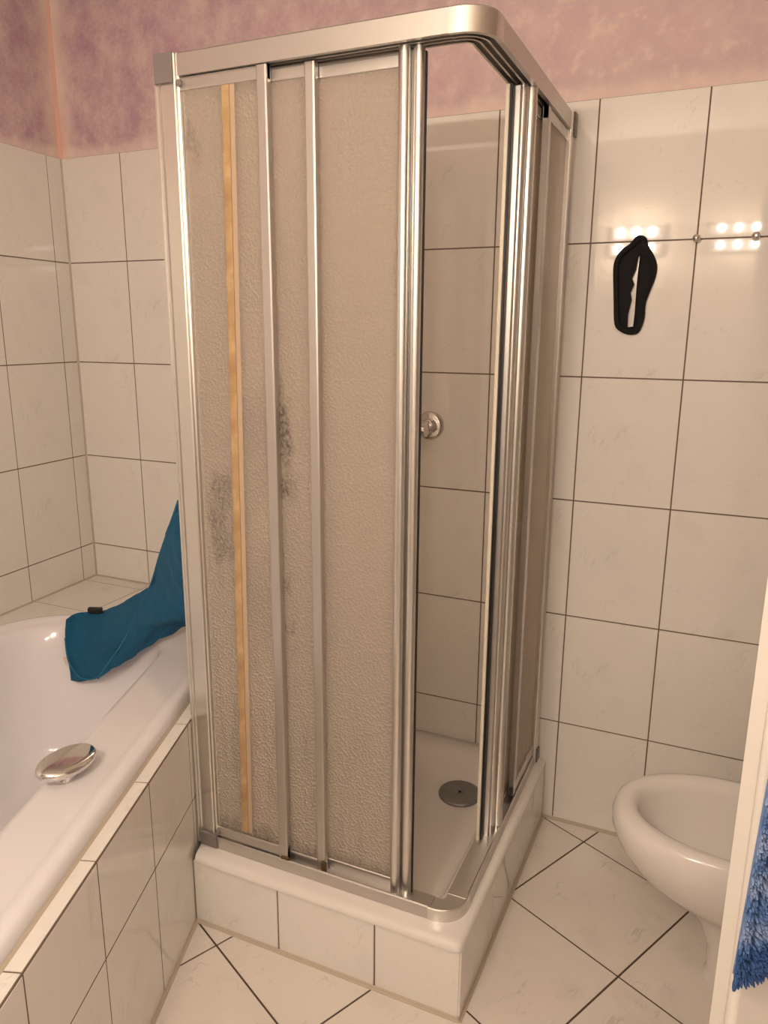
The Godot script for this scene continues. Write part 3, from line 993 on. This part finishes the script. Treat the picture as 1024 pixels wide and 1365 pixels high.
	put("rail", sp, frame_bar(0.72, 0.026, 0.016), M.satin, xform(Vector3.RIGHT, Vector3.UP, Vector3.BACK, Vector3(0, LEDGE + 0.001, 0)))
	put("towel_hook", sp, prism_mesh(circle(0.006, 14), xform(Vector3.RIGHT, Vector3.UP, Vector3.BACK, Vector3(0.14, 1.036, -0.05)), 0.049, 0), M.chrome)

func shower_mixer() -> void:
	var t := base("shower_mixer", Vector3(-0.495, 1.17, 0.0))
	tag(t, "chrome wall tap with round rosette, half hidden behind the front door post", "tap")
	for s in [-1, 1]:
		var x: float = 0.075 * s
		var turn := Basis(Vector3.RIGHT, PI / 2)
		put("rosette", t, lathe(PackedVector2Array([Vector2(0.042, 0.0), Vector2(0.042, 0.005), Vector2(0.038, 0.012), Vector2(0.030, 0.016), Vector2(0.021, 0.016), Vector2(0.020, 0.026), Vector2(0.016, 0.028)]), 32), M.chrome, Transform3D(turn, Vector3(x, 0, 0.0)))
		put("inlet", t, prism_mesh(circle(0.0105, 18), Transform3D(Basis(), Vector3(x, 0, 0.02)), 0.045, 0), M.aluminium)
	put("mixer_body", t, prism_mesh(circle(0.021, 24), xform(Vector3.BACK, Vector3.UP, Vector3.LEFT, Vector3(0.092, 0, 0.078)), 0.184, 0), M.chrome)
	put("lever", t, slab_mesh(Vector3(-0.012, 0.018, 0.07), Vector3(0.012, 0.034, 0.16), 0.004), M.chrome)

# ---------------------------------------------------------------- bidet
func bidet_ring(tip: float, hw: float, zc: float, y: float, back: float, n := 40) -> PackedVector3Array:
	var r := PackedVector3Array()
	var cx := minf(tip + 0.235, back - 0.05)
	for i in n + 1:
		var a := PI / 2 + PI * i / n
		var k := 0.93
		r.append(Vector3(cx + (cx - tip) * signf(cos(a)) * pow(absf(cos(a)), k), y, zc - hw * signf(sin(a)) * pow(absf(sin(a)), k)))
	for i in 5:
		r.append(Vector3(lerpf(cx, back, (i + 1) / 5.0), y, zc + hw))
	for i in 5:
		r.append(Vector3(lerpf(back, cx, i / 5.0), y, zc - hw))
	return r

func bidet() -> void:
	var t := base("bidet")
	tag(t, "white rounded bidet bowl on a narrow foot, partly behind the white door", "bidet")
	var zc := 0.41
	var b := 0.85
	var st := begin(0)
	var out := []
	for s in [[0.437, 0.100, 0.0], [0.442, 0.097, 0.015], [0.436, 0.092, 0.08], [0.405, 0.096, 0.15], [0.357, 0.110, 0.195], [0.30, 0.135, 0.225], [0.256, 0.156, 0.262], [0.222, 0.169, 0.31], [0.208, 0.174, 0.345], [0.206, 0.175, 0.368], [0.211, 0.172, 0.386], [0.222, 0.166, 0.396], [0.236, 0.156, 0.399], [0.248, 0.146, 0.397], [0.258, 0.136, 0.390], [0.264, 0.130, 0.376], [0.272, 0.124, 0.34], [0.29, 0.108, 0.29], [0.33, 0.08, 0.255], [0.38, 0.04, 0.245]]:
		var inner: bool = s[2] > 0.24 and out.size() > 12
		out.append(bidet_ring(s[0], s[1], zc, s[2], b if not inner else 0.70 - (s[0] - 0.24) * 0.6))
	rings(st, out, true)
	cap(st, out[-1], false)
	put("bowl", t, done(st), M.porcelain)

# ---------------------------------------------------------------- door and bath mat
func door_frame() -> Transform3D:
	# local x along the leaf from its free edge, z out of the visible face
	var d := Vector3(0.7, 0, -0.714).normalized()
	var n := Vector3(0.714, 0, 0.7).normalized()
	return xform(d, Vector3.UP, n, Vector3(0.4065, 0, 1.2))

func door() -> void:
	var t := structure("door_1")
	t.transform = door_frame()
	put("leaf", t, slab_mesh(Vector3(0, 0.01, 0), Vector3(0.60, 1.99, 0.028), 0.0012), M.door)
	var r := rrect(0.612, 0.016, 0.007, 5, Vector2(0.294, 0.035))
	put("lipped_face", t, prism_mesh(r, xform(Vector3.RIGHT, Vector3.BACK, Vector3.DOWN, Vector3(0, 1.992, 0)), 1.98, 0), M.door)

func bath_mat() -> void:
	var t := base("bath_mat")
	t.transform = door_frame()
	tag(t, "shaggy blue striped bath mat hanging over the white door", "bath mat")
	# a sheet folded over the top of the door; its left edge leans outwards a little towards the hem
	var top := 1.999
	var lo := 0.745
	var lx := func(y: float) -> float: return -0.030 + (y - lo) * 0.05
	var rows := []
	for y in [lo, 0.85, 1.0, 1.2, 1.45, 1.7, 1.97]:
		rows.append([Vector3(lx.call(y), y, 0.052), Vector3(0.16, y - 0.004, 0.055), Vector3(0.30, y, 0.052), Vector3(0.46, y, 0.053)])
	rows.append([Vector3(lx.call(2.0), top + 0.008, 0.02), Vector3(0.16, top + 0.008, 0.02), Vector3(0.30, top + 0.008, 0.02), Vector3(0.46, top + 0.008, 0.02)])
	rows.append([Vector3(lx.call(2.0), 1.90, -0.012), Vector3(0.16, 1.90, -0.012), Vector3(0.30, 1.90, -0.012), Vector3(0.46, 1.90, -0.012)])
	rows.append([Vector3(lx.call(2.0), 1.70, -0.010), Vector3(0.16, 1.70, -0.010), Vector3(0.30, 1.70, -0.010), Vector3(0.46, 1.70, -0.010)])
	rows.reverse()
	var backing := mat(Color(0.40, 0.50, 0.67), 0.95)
	put("backing", t, sheet(rows, 4, 0.008), backing)
	# pile: tufts in woven rows, dyed in bands
	var st := begin(0)
	st.set_color(Color.WHITE)
	var rings_ := []
	for s in [[0.0014, 0.0], [0.0019, 0.004], [0.0017, 0.009], [0.0006, 0.012]]:
		var ring := PackedVector3Array()
		for i in 5:
			ring.append(Vector3(cos(-TAU * i / 5) * s[0], s[1], sin(-TAU * i / 5) * s[0]))
		rings_.append(ring)
	rings(st, rings_)
	var mm := MultiMesh.new()
	mm.transform_format = MultiMesh.TRANSFORM_3D
	mm.use_colors = true
	mm.mesh = done(st)
	var r := RandomNumberGenerator.new()
	r.seed = 91
	var xs := []
	var cs := []
	var bands := fbm(44, 1.0, 2)
	for j in 440:
		var y: float = lo + 0.001 + j * 0.00275
		for i in 165:
			var x: float = lx.call(y) - 0.003 + i * 0.003 + r.randf_range(-0.0015, 0.0015)
			if x > 0.45:
				break
			var dir := Vector3(r.randf_range(-0.5, 0.5), r.randf_range(-0.7, 0.1), 1.0).normalized()
			if i < 4:
				dir = (dir + Vector3(-0.9, 0, 0)).normalized()
			if j < 4:
				dir = (dir + Vector3(0, -0.9, 0)).normalized()
			var bx := dir.cross(Vector3.RIGHT).normalized()
			xs.append(Transform3D(Basis(bx.cross(dir), dir, bx) .scaled(Vector3.ONE * r.randf_range(0.9, 1.2)), Vector3(x, y + r.randf_range(-0.001, 0.001) - 0.05 * maxf(0.0, 0.03 + x) * smoothstep(0.9, 0.75, y), 0.055)))
			var band := 0.5 + 0.5 * sin(y * 118.0 + 1.4 * bands.get_noise_2d(x * 9.0, y * 20.0))
			var col := Color(0.27, 0.40, 0.60).lerp(Color(0.55, 0.61, 0.74), band * 0.7 + 0.1 + r.randf_range(-0.12, 0.12))
			if y < lo + 0.045:
				col = Color(0.14, 0.27, 0.48).lerp(col, 0.2)
			cs.append(col.srgb_to_linear())
	mm.instance_count = xs.size()
	for i in xs.size():
		mm.set_instance_transform(i, xs[i])
		mm.set_instance_color(i, cs[i])
	var pile := MultiMeshInstance3D.new()
	pile.name = "pile"
	pile.multimesh = mm
	pile.material_override = M.blue
	pile.set_meta("kind", "stuff")
	t.add_child(pile, true)

# ---------------------------------------------------------------- small things
func v3(rows: Array) -> Array:
	var out := []
	for r in rows:
		var line := []
		for p in r:
			line.append(Vector3(p[0], p[1], p[2]))
		out.append(line)
	return out

func towel() -> void:
	var t := base("towel")
	tag(t, "teal blue towel draped over the far corner of the bathtub rim", "towel")
	var fold := v3([[[-0.853, 1.025, 0.6], [-0.843, 1.033, 0.6], [-0.833, 1.042, 0.6], [-0.824, 1.046, 0.6], [-0.81, 1.051, 0.6]],
		[[-0.909, 0.942, 0.575], [-0.877, 0.948, 0.585], [-0.85, 0.952, 0.59], [-0.824, 0.955, 0.59], [-0.805, 0.958, 0.59]],
		[[-0.983, 0.85, 0.53], [-0.921, 0.863, 0.56], [-0.879, 0.866, 0.575], [-0.842, 0.866, 0.58], [-0.816, 0.866, 0.58]],
		[[-1.102, 0.715, 0.444], [-1.013, 0.73, 0.484], [-0.945, 0.74, 0.51], [-0.905, 0.74, 0.511], [-0.872, 0.74, 0.509]],
		[[-1.139, 0.63, 0.473], [-1.056, 0.65, 0.491], [-0.988, 0.665, 0.501], [-0.939, 0.67, 0.492], [-0.909, 0.67, 0.466]],
		[[-1.179, 0.55, 0.483], [-1.113, 0.58, 0.476], [-1.063, 0.6, 0.456], [-1.012, 0.62, 0.437], [-0.96, 0.63, 0.415]],
		[[-1.262, 0.43, 0.513], [-1.205, 0.47, 0.49], [-1.151, 0.51, 0.458], [-1.078, 0.56, 0.445], [-1.043, 0.585, 0.386]]])
	var flap := v3([[[-1.412, 0.575, 0.473], [-1.40, 0.585, 0.438], [-1.337, 0.588, 0.404], [-1.251, 0.63, 0.396], [-1.113, 0.71, 0.426]],
		[[-1.392, 0.53, 0.5], [-1.364, 0.53, 0.474], [-1.285, 0.54, 0.463], [-1.192, 0.565, 0.467], [-1.119, 0.61, 0.45]],
		[[-1.376, 0.465, 0.512], [-1.341, 0.465, 0.496], [-1.292, 0.47, 0.485], [-1.228, 0.5, 0.475], [-1.177, 0.55, 0.455]],
		[[-1.371, 0.4, 0.512], [-1.344, 0.4, 0.506], [-1.32, 0.405, 0.5], [-1.291, 0.415, 0.496], [-1.265, 0.43, 0.487]]])
	put("fold", t, sheet(fold, 7, 0.006, 0.011), M.teal)
	put("flap", t, sheet(flap, 7, 0.006, 0.009), M.teal)
	# stitched edge along the fold
	var edge := []
	for r in fold:
		edge.append(r[0])
	put("hem", t, cord(edge, 0.0036), M.hem)
	var low := []
	for p in flap[3]:
		low.append(p + Vector3(0.004, 0, 0.004))
	put("hem", t, cord([flap[1][0], flap[2][0] + Vector3(0.004, 0, 0.002), flap[3][1] + Vector3(0.0, 0.02, 0.004), flap[3][2] + Vector3(0, 0.006, 0.004), flap[3][3] + Vector3(0, 0.002, 0.004), flap[3][4]], 0.003), M.hem)
	var tagm := put("care_label", t, slab_mesh(Vector3(-0.020, -0.012, -0.0006), Vector3(0.006, 0.012, 0.0006), 0.0003), M.label, Transform3D(Basis(Vector3.BACK, 0.25), Vector3(-1.379, 0.462, 0.507)))
	tagm.set_meta("label", "pale care label")
	var c := base("hair_clip", Vector3(-1.352, 0.591, 0.413))
	c.rotation.y = 0.35
	tag(c, "small black hair clip lying on the towel edge at the bathtub rim", "hair clip")
	put("body", c, slab_mesh(Vector3(-0.02, -0.006, -0.009), Vector3(0.02, 0.012, 0.009), 0.004), M.black)
	put("jaw", c, slab_mesh(Vector3(0.012, -0.006, -0.006), Vector3(0.03, 0.002, 0.006), 0.003), M.black)

func cord(pts: Array, r: float) -> ArrayMesh:
	var line := []
	for i in pts.size() - 1:
		for k in 6:
			line.append(_cat(pts, i, k / 6.0))
	line.append(pts[-1])
	var rs := []
	for i in line.size():
		var d: Vector3 = (line[mini(i + 1, line.size() - 1)] - line[maxi(i - 1, 0)]).normalized()
		var a := d.cross(Vector3(0.31, 0.2, 0.93)).normalized()
		var b := d.cross(a)
		var ring := PackedVector3Array()
		for k in 8:
			ring.append(line[i] + (a * cos(TAU * k / 8) + b * sin(TAU * k / 8)) * r)
		rs.append(ring)
	var st := begin(0)
	rings(st, rs)
	cap(st, rs[0], false)
	cap(st, rs[-1], true)
	return done(st)

func wall_holder() -> void:
	var t := base("wall_holder", Vector3(0, 0, 0.001))
	tag(t, "black padded wall holder with a long narrow slit, hung on the tiles", "holder")
	var o := []
	for p in [[0.123, 1.666], [0.132, 1.662], [0.137, 1.654], [0.140, 1.642], [0.156, 1.617], [0.164, 1.594], [0.163, 1.569], [0.153, 1.535], [0.145, 1.506], [0.145, 1.472], [0.139, 1.446], [0.13, 1.433], [0.11, 1.431], [0.088, 1.44], [0.075, 1.456], [0.070, 1.498], [0.066, 1.541], [0.062, 1.588], [0.065, 1.613], [0.078, 1.634], [0.096, 1.647], [0.107, 1.660], [0.114, 1.666]]:
		o.append(Vector2(p[0], p[1]))
	var outer := smooth_loop(o, 3)
	var slit := PackedVector2Array()
	for p in [[0.124, 1.624], [0.122, 1.582], [0.1215, 1.54], [0.122, 1.48], [0.121, 1.450], [0.106, 1.448], [0.105, 1.48], [0.111, 1.515], [0.107, 1.532], [0.114, 1.553], [0.108, 1.566], [0.115, 1.587], [0.118, 1.616]]:
		slit.append(Vector2(p[0], p[1]))
	# body with the slit cut through, by way of a seam at the top
	if area2(outer) < 0.0:
		outer.reverse()
	if area2(slit) > 0.0:
		slit.reverse()
	var st := begin(0)
	var rs := []
	for s in [[0.0, 0.0], [-0.001, 0.007], [0.001, 0.011], [0.005, 0.0135], [0.011, 0.015]]:
		var ring := PackedVector3Array()
		for i in outer.size():
			var a := outer[(i + outer.size() - 1) % outer.size()]
			var b := outer[(i + 1) % outer.size()]
			var d := (b - a).normalized()
			var p: Vector2 = outer[i] + Vector2(-d.y, d.x) * s[0]
			ring.append(Vector3(p.x, p.y, s[1]))
		rs.append(ring)
	rings(st, rs)
	var last := PackedVector2Array()
	for p in rs[-1]:
		last.append(Vector2(p.x, p.y))
	for part in [[last, 0.015, true], [outer, 0.0, false]]:
		var po: PackedVector2Array = part[0]
		var best := 0
		for i in po.size():
			if po[i].distance_to(slit[0]) < po[best].distance_to(slit[0]):
				best = i
		var key := PackedVector2Array()
		for i in po.size() + 1:
			key.append(po[(best + i) % po.size()] + (Vector2(0.0002, 0) if i == po.size() else Vector2.ZERO))
		for i in slit.size() + 1:
			key.append(slit[i % slit.size()] + (Vector2(-0.0002, 0) if i == slit.size() else Vector2.ZERO))
		st.set_smooth_group(-1)
		fill(st, key, Transform3D(), part[1], part[2])
	for i in slit.size():
		var a := slit[i]
		var b := slit[(i + 1) % slit.size()]
		quad(st, Vector3(a.x, a.y, 0), Vector3(b.x, b.y, 0), Vector3(b.x, b.y, 0.015), Vector3(a.x, a.y, 0.015))
	put("body", t, done(st), M.felt)

func smooth_loop(p: Array, sub: int) -> PackedVector2Array:
	var out := PackedVector2Array()
	var n := p.size()
	for i in n:
		for k in sub:
			out.append((p[i] as Vector2).cubic_interpolate(p[(i + 1) % n], p[(i + n - 1) % n], p[(i + 2) % n], float(k) / sub))
	return out

func wall_pegs() -> void:
	var prof := PackedVector2Array([Vector2(0.0055, 0.0), Vector2(0.0055, 0.008), Vector2(0.009, 0.010), Vector2(0.0095, 0.014), Vector2(0.0085, 0.018), Vector2(0.0055, 0.0205), Vector2(0.001, 0.0212)])
	for p in [[0.249, "small round chrome peg where four tiles meet, right of the black holder"], [0.377, "small round chrome peg on the tile joint near the right edge"]]:
		var t := base("wall_peg", Vector3(p[0], 1.655, 0.0))
		tag(t, p[1], "peg", "chrome pegs on the tile joint")
		put("knob", t, lathe(prof, 24), M.chrome, Transform3D(Basis(Vector3.RIGHT, PI / 2), Vector3.ZERO))
